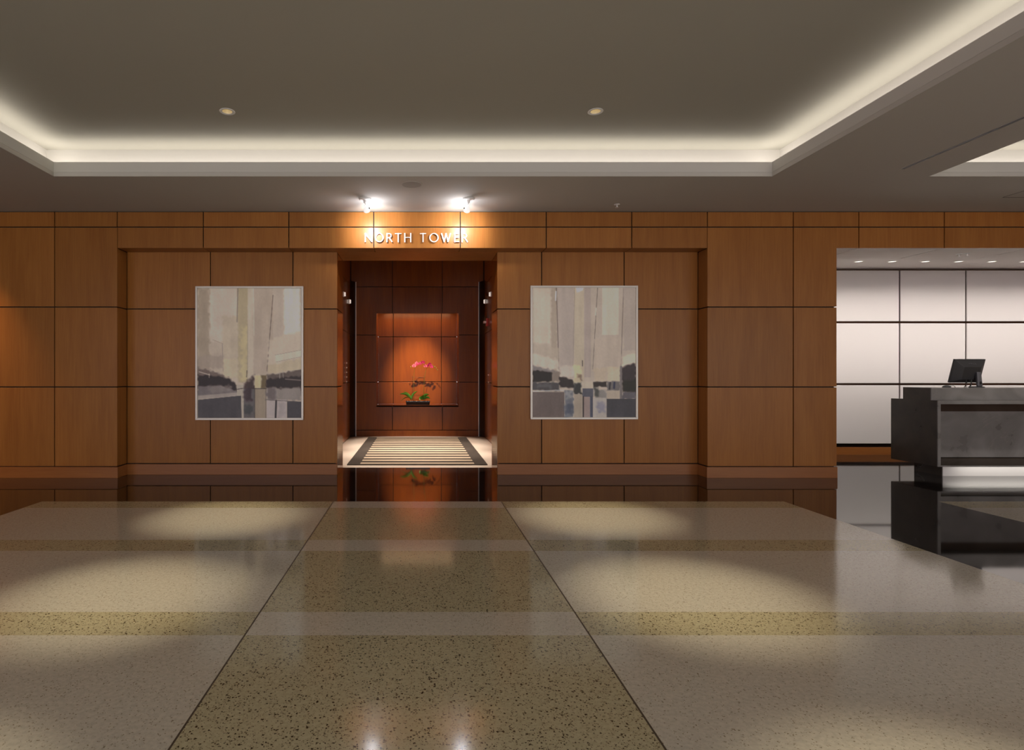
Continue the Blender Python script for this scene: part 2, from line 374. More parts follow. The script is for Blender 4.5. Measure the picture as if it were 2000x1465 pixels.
for nm, xx, sg in (('wall_niche_left', nx0, 1), ('wall_niche_right', nx1, -1)):
    bm = bmesh.new()
    for z0, z1 in ((nz0, 1.06), (1.06, 1.985), (1.985, nz1+.12)): pan_x(bm, YB+TH, YN, z0, z1, xx, sg, (0, 0, 0, G))
    struct(obj(nm, bm, M_wood_red), 'side lining of the display niche')
bm = bmesh.new(); box(bm, nx0, nx1, YB, YN, nz0-.03, nz0)
struct(obj('trim_4', bm, M_wood_red, bevel=.003), 'bright wooden sill of the display niche', 'trim')
spot('niche_lamp', (0, 9.6, 3.4), (.0, 11.80, 1.12), 1050, (1.0, .70, .42), 30, 1.0, .05)
area('niche_strip', (0, 11.5, nz1+.06), 1.4, .05, 8, (1.0, .60, .30), (math.radians(12), 0, 0))
bm = bmesh.new()       # corner pilasters of dark polished metal
for s in (-1, 1):
    hexa(bm, [(1.3*s, 11.02, 0), (1.30*s, 11.23, 0), (1.205*s, 11.23, 0), (1.205*s, 11.215, 0),
              (1.3*s, 11.02, 3.02), (1.30*s, 11.23, 3.02), (1.205*s, 11.23, 3.02), (1.205*s, 11.215, 3.02)])
    xa, xb = sorted((1.205*s, 1.195*s)); box(bm, xa, xb, 11.20, 11.23, 0, 3.02, 1)
struct(obj('trim_1', bm, [M_dmirror, M_steel]), 'dark polished metal corner casings of the elevator corridor', 'trim')
bm = bmesh.new(); box(bm, -1.45, 1.45, YO, YN+.1, 3.62, 3.67)
struct(obj('ceiling_corridor', bm, M_plaster), 'plain corridor ceiling above the opening', 'ceiling')
# ------------------------------------------------------------------ RECEPTION AREA
bm = bmesh.new()
sx = [XE, PX(1677.5), PX(1844.5), PX(2011), PX(2178), PX(2345), 10.11, 11.11, 12.0]
for a, c in zip(sx, sx[1:]): box(bm, a+.009, c-.009, YA+TH, 7.30, ZH, ZH+.03)
box(bm, XE, 12, 7.27, 7.30, ZH+.03, 2.9)
box(bm, XE-.3, 12, 7.30, YW+.3, 2.805, 2.86)
struct(obj('ceiling_reception', bm, M_beam), 'pale reception ceiling with jointed beam soffit', 'ceiling')
bm = bmesh.new(); s = YW/F
vx = [4.27, 5.267, X(1757.5, YW)-1.003, X(1757.5, YW), X(1887, YW), X(1887, YW)+1.003, X(1887, YW)+2.006, X(1887, YW)+3.009, 12.0]
vz = [Zw(868, YW), Zw(750, YW), Zw(629, YW), Zw(528, YW)]
for a, c in zip(vx, vx[1:]):
    for z0, z1 in zip(vz, vz[1:]): box(bm, a+.012, c-.012, YW, YW+.02, z0+.016, z1-.016*(z1 < 2.7))
struct(obj('wall_reception', bm, M_white, bevel=.004), 'white square wall panels behind the reception desk')
bm = bmesh.new()
box(bm, 4.2, 12, YW+.03, YW+.06, 0, 2.86)
struct(obj('trim_2', bm, M_chrome), 'polished bronze metal in the joints between white wall panels', 'trim')
bm = bmesh.new(); box(bm, 4.2, 12, YW-.01, YW+.03, 0, .108)
struct(obj('baseboard_reception', bm, M_wood_base), 'red brown baseboard under the white wall panels', 'baseboard')
bm = bmesh.new(); box(bm, 4.57, 4.6, 7.30, YW+.05, 0, 2.86)
struct(obj('wall_reception_side', bm, M_white), 'plain side wall of the reception area')
bm = bmesh.new(); box(bm, 12, 12.1, -4, YW+.1, 0, 3.5)
struct(obj('wall_right', bm, M_wood), 'plain wall closing the lobby on the right')
bm = bmesh.new(); box(bm, -9.1, -9, -4, YR+.3, 0, 3.5)
struct(obj('wall_left', bm, M_wood), 'plain wall closing the lobby on the left')
# ceiling joint of an access panel near the right edge
bm = bmesh.new(); box(bm, 6.29, 6.294, 5.75, 6.165, ZS-.0015, ZS); box(bm, 6.29, 7.0, 6.161, 6.165, ZS-.0015, ZS)
struct(obj('trim_3', bm, M_dark), 'hairline joint of an access hatch in the ceiling border', 'trim')
# ------------------------------------------------------------------ LIGHT FITTINGS
M_refl = mat('downlight_reflector', (.80, .72, .52, 1), .3, metal=.3)
M_lens = mat('downlight_lens', (1, .9, .7, 1), .5, emit=(1, .82, .55), es=2.2)
def downlight(x, y, z, label, group, r=.065, name='recessed_downlight'):
    t = thing(name, (x, y, z), label, 'ceiling light', group)
    bm = bmesh.new(); k = r/.065
    lathe(bm, [(.064*k, .0), (.065*k, -.003), (.062*k, -.005), (.047*k, -.003), (.041*k, .001), (.041*k, .0), (.064*k, .0)], 40)
    obj('trim_ring', bm, M_fix, t, True)
    bm = bmesh.new(); lathe(bm, [(.0415*k, -.002), (.038*k, .02), (.030*k, .045)], 40); obj('reflector', bm, M_refl, t, True)
    bm = bmesh.new(); lathe(bm, [(.031*k, .047), (.020*k, .043), (.001, .041)], 32, caps=(True, True)); obj('lens', bm, M_lens, t, True)
    return t
def copy_thing(t, loc, label=None, rotz=None):
    c = t.copy(); C.objects.link(c); c.location = loc
    if label: c['label'] = label
    if rotz is not None: c.rotation_euler = (0, 0, rotz)
    for ch in t.children:
        d = ch.copy(); C.objects.link(d); d.parent = c
        for g in ch.children:
            e_ = g.copy(); C.objects.link(e_); e_.parent = d
    return c
d0 = downlight(*DL[0], ZC, 'round recessed downlight at the left of the raised coffer ceiling', 'coffer downlights')
copy_thing(d0, (*DL[1], ZC), 'round recessed downlight at the right of the raised coffer ceiling')
sc = None
xs6 = [X(p, 8.1) for p in (1677, 1742.5, 1807.5, 1872.5, 1937.5, 2001)]
nm6 = ['leftmost small downlight in the reception ceiling, beside the wooden pier',
       'second small downlight from the wooden pier in the reception ceiling', 'third small downlight from the wooden pier in the reception ceiling',
       'fourth small downlight from the wooden pier, behind the paired ceiling sprinkler', 'fifth small downlight from the wooden pier in the reception ceiling',
       'small reception downlight cut by the right edge of the picture']
M_lens2 = mat('wallwasher_lens', (1, .95, .85, 1), .5, emit=(1, .92, .8), es=1.6)
for i, x in enumerate(xs6):
    if i == 0:
        t = thing('wall_washer_light', (x, 8.1, 2.805), nm6[0], 'ceiling light', 'reception downlights in a row')
        bm = bmesh.new(); lathe(bm, [(.055, 0), (.056, -.004), (.050, -.006), (.045, -.003), (.045, 0), (.055, 0)], 32); obj('trim_ring', bm, M_fix, t, True)
        bm = bmesh.new(); lathe(bm, [(.046, -.001), (.03, -.003), (.001, -.004)], 32, caps=(True, True)); obj('lens', bm, M_lens2, t, True)
        sc = t
    else: copy_thing(sc, (x, 8.1, 2.805), nm6[i])
for i in range(11):
    x = xs6[0]-1.41+i*.4725
    if x > 4.7: spot('wall_washer_lamp', (x, 8.1, 2.795), (x, 8.60, .6), 6, (1.0, .91, .86), 112, .6, .03)
for (x, y) in ((-5.3, 5.95), (-6.3, 5.95)):
    d_ = copy_thing(d0, (x, y, ZS), 'round downlight in the low ceiling before the left wall, '+('nearer to the pier' if x > -6 else 'farther from the pier'))
    spot('wall_lamp', (x, y, ZS-.02), (x-.05, YA, .7), 130, (1.0, .58, .30), 70, 1.0, .03)
area('reception_fill', (8.0, 7.45, 2.79), 6.6, .05, 40, (1.0, .92, .86), (math.radians(33), 0, 0), math.radians(96))  # unseen fill light added behind the beam to brighten the lower wall panels
area('plinth_fill', (8.0, 6.66, .132), 3.2, .03, 2.6, (1.0, .94, .86), (math.radians(60), 0, 0))  # unseen light added under the overhang to brighten the steel plinth
for (x, y) in ((6.9, 5.95),):
    copy_thing(d0, (x, y, ZS), 'added out-of-view downlight in the low ceiling, brightening the reception desk front')
    spot('desk_fill', (x, y, ZS-.02), (x, 6.62, .4), 110, (1.0, .93, .86), 60, 1.0, .03)  # extra spot added out of view to light the desk front
# accent spotlights above the sign
M_bulb = mat('spot_lamp_glass', (1, 1, 1, 1), .3, emit=(1, .93, .86), es=4)
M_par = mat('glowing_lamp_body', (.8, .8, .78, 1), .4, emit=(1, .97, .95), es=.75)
def accent(px, label, side):
    Y = 6.21; x = X(px, Y); t = thing('accent_spotlight', (x, Y, ZS), label, 'spotlight', 'accent spotlights above the sign')
    bm = bmesh.new(); lathe(bm, [(.066, 0), (.066, -.008), (.058, -.016), (.002, -.018)], 32, caps=(False, True)); obj('canopy', bm, M_fix, t, True)
    bm = bmesh.new(); lathe(bm, [(.020, -.016), (.014, -.045), (.008, -.05)], 16, caps=(False, True)); tube(bm, [(0, 0, -.045), (.012*side, 0, -.075)], .006)
    obj('stem', bm, M_steel, t, True)
    tgt = Vector((0.05*side, .47, -.30)).normalized(); q = tgt.to_track_quat('-Z', 'Y').to_matrix().to_4x4()
    Mh = Matrix.Translation((.014*side, .0, -.105)) @ q
    bm = bmesh.new(); lathe(bm, [(.012, .045), (.020, .040), (.022, .01), (.034, -.025), (.036, -.035), (.033, -.035), (.02, -.01)], 28, Mh, caps=(True, False))
    hd = obj('lamp_head', bm, M_par, t, True)
    bm = bmesh.new(); lathe(bm, [(.0325, -.031), (.026, -.040), (.012, -.045), (.001, -.046)], 28, Mh, caps=(True, True)); obj('bulb', bm, M_bulb, hd, True)
    bm = bmesh.new(); tube(bm, [(.014*side+.028*side, -.004, -.105), (.014*side+.038*side, -.004, -.105)], .010, 12); obj('pivot_knob', bm, M_black_metal, hd, True)
    bm = bmesh.new(); tube(bm, [(.012*side, 0, -.074), (.043*side, -.004, -.082), (.046*side, -.004, -.108)], .004); obj('yoke', bm, M_fix, hd, True)
    p = Vector((x+.014*side, Y, ZS-.105)) + tgt*.052
    aim = Vector((x+.08*side, YA, Zw(447, YA)))
    spot('accent_lamp', p, aim, 31, (1.0, .93, .88), 120, .8, .045)
    l = bpy.data.lights.new('accent_spill', 'POINT'); l.energy = 4.2; l.color = (.92, .92, 1.0); l.shadow_soft_size = .055
    o = bpy.data.objects.new('accent_spill', l); o.location = p+Vector((.05*side, .05, -.03)); C.objects.link(o)
accent(713, 'white ceiling spotlight above the letter N, left of the two over the sign', 1)
accent(915, 'white ceiling spotlight above the final letter R, right of the two over the sign', -1)
# ceiling speaker
t = thing('ceiling_speaker', (X(804, 5.75), 5.75, ZS), 'flush round grey speaker grille in the lowered ceiling left of centre', 'speaker')
bm = bmesh.new(); lathe(bm, [(.108, 0), (.108, -.004), (.10, -.006), (.096, -.003), (.096, 0)], 48); obj('rim', bm, M_plaster, t, True)
bm = bmesh.new(); lathe(bm, [(.096, -.002), (.05, -.004), (.001, -.0045)], 48, caps=(False, True)); obj('grille', bm, mat('grille', (.36, .34, .31, 1), .8), t, True)
# sprinklers
def sprinkler(x, y, z, label):
    t = thing('sprinkler_head', (x, y, z), label, 'sprinkler', 'ceiling sprinklers')
    bm = bmesh.new(); lathe(bm, [(.032, 0), (.032, -.003), (.018, -.008), (.002, -.008)], 24, caps=(False, True)); obj('escutcheon', bm, M_fix, t, True)
    bm = bmesh.new(); lathe(bm, [(.006, -.008), (.005, -.03), (.018, -.031), (.018, -.034), (.001, -.034)], 20, caps=(False, True)); obj('deflector', bm, M_steel, t, True)
sprinkler(X(1205, 6.42), 6.42, ZS, 'tiny sprinkler in the grey ceiling border right of the sign')
sprinkler(X(1873, 7.02), 7.02, ZH, 'left sprinkler of the close pair under the pale reception beam')
sprinkler(X(1889, 6.98), 6.98, ZH, 'right sprinkler of the close pair under the pale reception beam')
# slot diffuser
t = thing('slot_diffuser', (4.4925, 1.5, ZS), 'long narrow black air slot in the ceiling between the two coffers', 'air vent')
bm = bmesh.new(); box(bm, -.018, .018, -3.8, 3.81, -.003, 0); obj('slot', bm, M_black_metal, t)
bm = bmesh.new(); box(bm, -.021, -.018, -3.8, 3.81, -.004, 0); box(bm, .018, .021, -3.8, 3.81, -.004, 0); obj('flange', bm, M_plaster, t)
# ------------------------------------------------------------------ SIGN
LT = {'N': [[(0,0),(0,1)], [(0,1),(1,0)], [(1,0),(1,1)]],
      'T': [[(0,1),(1,1)], [(.5,0),(.5,1)]], 'H': [[(0,0),(0,1)], [(1,0),(1,1)], [(0,.52),(1,.52)]],
      'E': [[(0,0),(0,1)], [(0,1),(.95,1)], [(0,.52),(.85,.52)], [(0,0),(1,0)]],
      'W': [[(0,1),(.28,0)], [(.28,0),(.5,1)], [(.5,1),(.72,0)], [(.72,0),(1,1)]],
      'L': [[(0,0),(0,1)], [(0,0),(1,0)]],
      'D': [[(0,0),(0,1)], [(0,1),(.5,1),(.85,.85),(1,.5),(.85,.15),(.5,0),(0,0)]],
      'R': [[(0,0),(0,1)], [(0,1),(.45,1),(.74,.93),(.84,.76),(.74,.58),(.45,.5),(0,.5)], [(.45,.5),(1,0)]]}
def letter(bm, ch, x0, x1, z0, z1, y, d, st, thin=.62):
    i = st/2; w_, h_ = x1-x0-st, z1-z0-st
    if ch == 'O':
        n = 40; ri = []
        for k in range(n):
            a = 2*PI*k/n; ca, sa = math.cos(a), math.sin(a); s_ = st*(thin+(1-thin)*abs(ca))
            ri.append([bm.verts.new(p) for p in (((x0+x1)/2+(x1-x0)/2*ca, y-d, (z0+z1)/2+(z1-z0)/2*sa), ((x0+x1)/2+((x1-x0)/2-s_)*ca, y-d, (z0+z1)/2+((z1-z0)/2-s_)*sa),
                      ((x0+x1)/2+((x1-x0)/2-s_)*ca, y, (z0+z1)/2+((z1-z0)/2-s_)*sa), ((x0+x1)/2+(x1-x0)/2*ca, y, (z0+z1)/2+(z1-z0)/2*sa))])
        for k in range(n):
            a_, b_ = ri[k], ri[(k+1)%n]
            for q in range(4): bm.faces.new((a_[q], a_[(q+1)%4], b_[(q+1)%4], b_[q]))
        return
    for si, stroke in enumerate(LT[ch]):
        for p, q in zip(stroke, stroke[1:]):
            P = Vector((x0+i+p[0]*w_, 0, z0+i+p[1]*h_)); Q = Vector((x0+i+q[0]*w_, 0, z0+i+q[1]*h_))
            dr = (Q-P).normalized(); nr = Vector((-dr.z, 0, dr.x))
            hw = st/2*(thin if abs(dr.x) > .85 else 1.0)
            P = P-dr*st*(.5 if abs(dr.x) < .2 or abs(dr.z) < .2 else .35); Q = Q+dr*st*(.5 if abs(dr.x) < .2 or abs(dr.z) < .2 else .35)
            yy = y-d-.0004*si
            c4 = [P-nr*hw, Q-nr*hw, Q+nr*hw, P+nr*hw]
            hexa(bm, [(v.x, yy, v.z) for v in c4]+[(v.x, y, v.z) for v in c4])
sign = thing('wall_sign', (0, YA, Zw(473.3, YA)), 'raised metal capital letters reading NORTH TOWER on the wooden header', 'sign')
for ch, a, c in (('N',712.6,727.6),('O',732.6,749.6),('R',755,766.8),('T',771.3,784.5),('H',789.5,803.3),('T',820.2,832.2),('O',838.4,856.6),('W',861.4,880.6),('E',886.9,896.8),('R',901.2,913.6)):
    bm = bmesh.new(); letter(bm, ch, PX(a), PX(c), 0, .1065, -.010, .012, .0135)
    cx = (PX(a)+PX(c))/2
    bmesh.ops.translate(bm, vec=(-cx, 0, 0), verts=bm.verts)
    pin = bmesh.ops.create_cube(bm, size=1, matrix=Matrix.Translation((0 if ch in 'T' else (PX(a)-cx+.008), -.005, .05)) @ Matrix.Diagonal((.006, .012, .006, 1)))
    if ch == 'O': bmesh.ops.translate(bm, vec=(0, 0, 0), verts=pin['verts'])
    o = obj('letter', bm, M_letter, sign); o.location = (cx, 0, 0)
# ------------------------------------------------------------------ PAINTINGS
def paint(W, H, box_, ops, seed):
    rng = np.random.default_rng(seed)
    x0, y0, x1, y1 = box_
    gx, gy = np.meshgrid(np.linspace(x0, x1, W), np.linspace(y0, y1, H))
    img = np.zeros((H, W, 3)); img[:] = ops[0]
    def noise(sx, sy):
        a = rng.random((sy+2, sx+2)); u = np.linspace(0, sx, W); v = np.linspace(0, sy, H)
        ui = u.astype(int); vi = v.astype(int); fu = u-ui; fv_ = (v-vi)[:, None]
        fu = fu*fu*(3-2*fu); fv_ = fv_*fv_*(3-2*fv_)
        A = a[np.ix_(vi, ui)]; B = a[np.ix_(vi, ui+1)]; D = a[np.ix_(vi+1, ui)]; E = a[np.ix_(vi+1, ui+1)]
        return (A*(1-fu)+B*fu)*(1-fv_)+(D*(1-fu)+E*fu)*fv_
    def sdf(poly):
        P = np.array(poly, float); n = len(P); d = np.full(gx.shape, 1e9); ins = np.zeros(gx.shape, bool)
        for i in range(n):
            a = P[i]; b_ = P[(i+1) % n]; e = b_-a; wx = gx-a[0]; wy = gy-a[1]
            t = np.clip((wx*e[0]+wy*e[1])/(e@e+1e-9), 0, 1); d = np.minimum(d, np.hypot(wx-e[0]*t, wy-e[1]*t))
            c = ((a[1] > gy) != (b_[1] > gy)) & (gx < (b_[0]-a[0])*(gy-a[1])/((b_[1]-a[1]) or 1e-9)+a[0]); ins ^= c
        return np.where(ins, -d, d)
    for op in ops[1:]:
        kind, poly, col, soft = op[:4]; al = op[4] if len(op) > 4 else 1.0
        if kind == 'l':
            (ax, ay), (bx_, by), wd = poly[0], poly[1], poly[2]
            e = (bx_-ax, by-ay); t = np.clip(((gx-ax)*e[0]+(gy-ay)*e[1])/(e[0]**2+e[1]**2), 0, 1)
            d = np.hypot(gx-ax-e[0]*t, gy-ay-e[1]*t)-wd/2
        else:
            if kind == 'r': a, b0, c, d0 = poly; poly = [(a, b0), (c, b0), (c, d0), (a, d0)]
            d = sdf(poly)
        if soft > 8 and kind != 'l': soft = soft*1.6; d = d+(noise(40, 50)-.5)*soft*.9
        m = np.clip(.5-d/max(soft, 1), 0, 1); m = m*m*(3-2*m)*al
        img = img*(1-m[..., None])+np.array(col, float)*m[..., None]
    img += ((noise(30, 5)-.5)*7+(noise(9, 12)-.5)*7+(noise(80, 80)-.5)*4)[..., None]
    return np.clip(img, 0, 255)
def lin(c): c = c/255; return np.where(c <= .04045, c/12.92, ((c+.055)/1.055)**2.4)
A1 = [(160,150,137), ('r',(125,110,235,900),(140,129,114),22), ('r',(242,100,500,620),(167,157,145),14), ('r',(360,380,505,960),(160,150,134),20),
  ('r',(508,100,602,1010),(150,140,116),10), ('r',(540,480,600,1000),(162,152,122),30), ('l',((508,100),(500,430),9),(118,108,96),8), ('l',((603,450),(598,960),5),(135,125,105),5), ('l',((594,895),(590,955),7),(60,50,45),5,.7),
  ('r',(602,100,655,1000),(164,155,141),8), ('r',(658,100,845,930),(153,142,129),10), ('l',((656,100),(662,560),5),(178,168,155),5), ('l',((842,175),(784,900),6),(88,74,64),4),
  ('r',(845,100,945,880),(158,148,136),14), ('r',(948,100,1100,545),(176,167,157),12), ('p',[(800,600),(1112,520),(1112,760),(795,900)],(166,156,142),20), ('p',[(862,745),(1112,697),(1112,760),(868,812)],(174,164,150),6,.8), ('l',((862,745),(1112,697),4),(140,130,118),4),('l',((868,812),(1112,760),4),(140,130,118),4),
  ('p',[(795,840),(1112,780),(1112,890),(800,925)],(160,150,130),14), ('l',((270,600),(370,640),4),(140,128,114),4), ('l',((360,640),(368,900),5),(118,106,98),6,.7),
  ('r',(125,750,375,880),(138,127,116),26,.8), ('p',[(125,865),(370,925),(440,970),(440,1010),(125,950)],(96,84,78),18), ('r',(370,780,500,960),(165,155,135),20),
  ('p',[(125,938),(345,945),(420,975),(500,1035),(500,1090),(330,1050),(125,1055)],(28,18,17),14), ('l',((140,905),(240,935),9),(170,160,150),6,.7), ('l',((235,925),(235,960),8),(180,172,160),5,.6),
  ('p',[(560,1010),(610,985),(668,940),(668,1080),(560,1080)],(58,44,42),22), ('r',(668,940,730,1060),(166,156,128),8), ('r',(728,935,785,1065),(92,80,56),12),
  ('p',[(780,935),(1112,885),(1112,985),(780,1000)],(84,74,68),12), ('p',[(780,975),(1112,945),(1112,1125),(880,1100),(780,1050)],(30,19,17),14), ('l',((905,920),(905,965),10),(150,145,138),6,.6), ('l',((935,900),(940,960),10),(150,145,138),6,.5),
  ('l',((960,975),(1100,985),12),(140,132,126),8,.6), ('p',[(125,1045),(330,1040),(500,1090),(500,1110),(125,1150)],(98,92,92),12), ('r',(240,1040,440,1110),(120,112,108),26,.7), ('l',((125,1150),(500,1118),34),(138,130,124),16),
  ('r',(500,1030,560,1345),(150,143,132),6), ('p',[(128,1172),(538,1132),(543,1345),(128,1345)],(62,59,62),4), ('l',((500,1072),(560,1062),6),(50,42,40),5), ('r',(563,1070,668,1345),(84,80,80),6), ('r',(570,1060,640,1180),(52,38,42),24), ('r',(580,1230,650,1300),(60,62,62),24),
  ('r',(668,1068,778,1345),(132,121,106),3), ('l',((668,1068),(668,1345),5),(50,44,42),3), ('l',((776,1068),(776,1345),5),(60,52,48),3), ('l',((668,1066),(778,1066),7),(60,52,48),4),
  ('r',(782,1060,1112,1180),(122,115,110),18), ('r',(782,1050,870,1170),(88,80,80),22,.8), ('r',(782,1172,972,1345),(152,144,141),5), ('l',((872,1180),(866,1345),16),(36,32,34),10), ('r',(900,1200,960,1340),(128,122,122),22,.5), ('l',((782,1172),(1112,1192),5),(60,54,54),4), ('r',(976,1190,1112,1345),(60,57,61),4)]
A2 = [(158,149,137), ('r',(147,100,320,640),(169,159,145),16), ('r',(325,100,380,960),(146,136,122),12), ('r',(385,100,540,960),(152,143,134),10), ('l',((374,100),(402,990),9),(108,96,86),6), ('l',((370,140),(368,225),11),(205,200,190),5),
  ('r',(545,100,636,1000),(160,151,134),8), ('p',[(558,100),(632,100),(625,130),(570,152)],(204,196,184),6), ('l',((548,100),(530,960),4),(132,122,110),5), ('r',(640,100,702,960),(149,139,130),8), ('l',((766,100),(720,880),6),(106,95,84),4), ('l',((752,300),(746,365),12),(170,160,148),8),
  ('r',(808,100,966,556),(172,163,149),8), ('l',((1013,100),(988,850),9),(122,110,100),6), ('r',(1014,100,1128,700),(150,141,131),12), ('p',[(740,600),(985,560),(985,860),(725,900)],(160,150,137),20),
  ('p',[(147,620),(400,680),(400,800),(147,730)],(156,147,133),16,.7), ('p',[(147,735),(390,790),(400,900),(147,845)],(172,164,151),22), ('p',[(1000,760),(1128,735),(1128,820),(1000,850)],(174,165,148),18), ('r',(405,850,540,955),(165,157,146),14), ('r',(540,850,608,1010),(172,165,136),18), ('r',(575,930,612,985),(90,70,60),18,.7), ('l',((622,800),(622,850),9),(60,50,44),6,.7),
  ('p',[(147,845),(380,905),(400,960),(147,905)],(118,112,110),14), ('p',[(147,888),(330,915),(345,1000),(147,1010)],(26,17,13),12), ('r',(335,905,405,1000),(120,110,100),14), ('p',[(147,1005),(400,1015),(400,1085),(147,1078)],(66,63,64),14), ('r',(190,1020,330,1060),(92,90,92),20,.7),
  ('p',[(402,955),(520,975),(545,1000),(545,1062),(405,1055)],(38,30,28),12), ('r',(540,1010,612,1120),(44,44,42),18), ('r',(545,960,600,1005),(160,150,128),12), ('r',(616,1000,722,1065),(160,152,138),10),
  ('r',(735,870,850,1000),(162,151,134),16), ('r',(855,860,980,1000),(168,157,138),12), ('p',[(725,1005),(850,1000),(850,1048),(728,1050)],(38,30,26),10), ('r',(855,1000,980,1085),(96,92,90),10), ('l',((885,1010),(880,1070),14),(40,38,42),8), ('l',((925,1010),(922,1060),18),(42,46,66),10), ('r',(855,1085,982,1165),(156,146,132),6),
  ('p',[(985,860),(1128,822),(1128,1105),(1000,1092)],(48,38,40),16), ('r',(1005,980,1128,1098),(26,22,10),20), ('l',((988,860),(988,1160),20),(104,98,96),8), ('r',(1000,1100,1128,1165),(86,82,86),12), ('r',(740,1075,852,1160),(120,116,112),16), ('r',(735,1060,775,1140),(70,70,66),16),
  ('r',(147,1098,450,1340),(94,84,80),4), ('l',((147,1092),(450,1080),5),(188,182,174),4), ('r',(455,1085,538,1340),(98,100,105),12), ('r',(470,1090,520,1160),(128,128,128),18), ('r',(460,1220,530,1300),(78,82,92),20), ('r',(542,1120,618,1340),(142,133,120),6),
  ('r',(622,1065,724,1145),(76,76,84),5), ('r',(622,1140,636,1340),(50,42,42),4), ('r',(636,1145,692,1340),(132,119,114),3), ('r',(694,1140,722,1340),(66,68,80),4), ('r',(725,1155,850,1340),(152,147,140),5), ('r',(765,1200,845,1290),(124,122,130),26), ('r',(852,1165,1128,1340),(58,56,60),3)]
def painting(px0, py0, px1, py1, ops, cb, seed, label):
    Y = YR-.035; x0, x1 = X(px0, Y), X(px1, Y); z0, z1 = Zw(py1, Y), Zw(py0, Y); fw = .024
    cx = (x0+x1)/2
    t = thing('framed_painting', (cx, YR, z0), label, 'painting', 'abstract paintings on the panelled wall')
    w2 = (x1-x0)/2; hh = z1-z0
    bm = bmesh.new()
    y0, y1 = -.036, -.001
    o_ = [(-w2, 0), (w2, 0), (w2, hh), (-w2, hh)]; i_ = [(-w2+fw, fw), (w2-fw, fw), (w2-fw, hh-fw), (-w2+fw, hh-fw)]
    for k in range(4):
        a, b_, c, d = o_[k], o_[(k+1) % 4], i_[(k+1) % 4], i_[k]
        hexa(bm, [(p[0], y0, p[1]) for p in (a, b_, c, d)]+[(p[0], y1, p[1]) for p in (a, b_, c, d)])
    obj('frame', bm, M_silver, t, bevel=.002)
    W, H = 200, 250
    img = paint(W, H, cb, ops, seed); lc = np.clip(lin(img)**1.13*PAINT_GAIN, 0, .9)
    u = np.linspace(-w2+fw, w2-fw, W); v = np.linspace(hh-fw, fw, H)
    gx, gz = np.meshgrid(u, v); co = np.stack([gx, np.full_like(gx, -.024), gz], -1).reshape(-1, 3)
    idx = np.arange(W*H).reshape(H, W)
    f = np.stack([idx[:-1, :-1], idx[1:, :-1], idx[1:, 1:], idx[:-1, 1:]], -1).reshape(-1, 4)
    n0 = W*H                                              # canvas back corners, so that it has thickness
    back = np.array([(-w2+fw, -.002, hh-fw), (-w2+fw, -.002, fw), (w2-fw, -.002, fw), (w2-fw, -.002, hh-fw)])
    me = bpy.data.meshes.new('canvas'); me.from_pydata(np.vstack([co, back]).tolist(), [], f.tolist()+[[n0, n0+3, n0+2, n0+1]])
    ca = me.color_attributes.new('paint', 'FLOAT_COLOR', 'POINT')
    cc = np.ones((W*H+4, 4), np.float32); cc[:W*H, :3] = lc.reshape(-1, 3); ca.data.foreach_set('color', cc.ravel())
    me.materials.append(M_paint); o = bpy.data.objects.new('canvas', me); C.objects.link(o); o.parent = t
PAINT_GAIN = 2.75
M_paint = mat('painted_canvas', (.5, .5, .5, 1), .35, spec=.35)
at = N(M_paint, 'ShaderNodeAttribute', attribute_name='paint'); 
L(M_paint, mix(M_paint, 1.0, at.outputs['Color'], (1, 1.03, 1.08, 1), 'MULTIPLY'), M_paint.node_tree.nodes['Principled BSDF'].inputs['Base Color'])
painting(381.3, 558.5, 592.3, 820, A1, (125, 110, 1112, 1345), 3, 'framed abstract grey cityscape painting left of the corridor opening')
painting(1036.3, 557.3, 1246.3, 818.7, A2, (147, 105, 1128, 1340), 9, 'framed abstract grey cityscape painting right of the corridor opening')
# ------------------------------------------------------------------ RUG
bm = bmesh.new(); hz = .012
ry0, ry1 = 7.62, 10.98
box(bm, -.935, -.765, ry0, ry1, .0005, hz, 0); box(bm, .765, .935, ry0, ry1, .0005, hz, 0)
n = 13; per = (ry1-ry0-.03)/n; y = ry0
for k in range(n):
    a = ry0+.05+k*per
    box(bm, -.765, .765, (ry0 if k == 0 else ry0+.05+(k-1)*per+.125), a, .0005, hz, 0)
    box(bm, -.765, .765, a, a+.125, .0005, hz, 1)
box(bm, -.765, .765, ry0+.05+(n-1)*per+.125, ry1, .0005, hz, 0)
tag(obj('striped_rug', bm, [M_carpet_d, M_carpet_l]), 'long dark and beige striped rug on the pale corridor floor', 'rug')
# ------------------------------------------------------------------ CORRIDOR FITTINGS
M_lant = mat('lantern_glass', (.9, .85, .8, 1), .4, emit=(1, .85, .75), es=.55)
def lantern(s, y, z, label):
    t = thing('elevator_lantern', (1.3*s, y, z), label, 'elevator lantern', 'elevator lanterns')
    bm = bmesh.new(); xa, xb = sorted((0, -s*.012)); box(bm, xa, xb, -.03, .03, -.042, .042); obj('wall_plate', bm, M_steel, t)
    bm = bmesh.new(); xa, xb = sorted((-s*.012, -s*.035)); box(bm, xa, xb, -.022, .022, -.034, .034); obj('lens', bm, M_lant, t, bevel=.004)
lantern(-1, 10.12, 2.625, 'small lit elevator lantern on the left corridor wall, nearer to the opening')
lantern(-1, 10.93, 2.600, 'small lit elevator lantern on the left corridor wall, farther from the opening')
lantern(1, 10.12, 2.625, 'small lit elevator lantern on the right corridor wall, nearer to the opening')
lantern(1, 10.93, 2.600, 'small lit elevator lantern on the right corridor wall, farther from the opening')
M_red = mat('red_plastic', (.45, .02, .015, 1), .35)
t = thing('fire_alarm', (1.3, 10.55, 2.17), 'red fire alarm strobe on the right corridor wall', 'fire alarm')
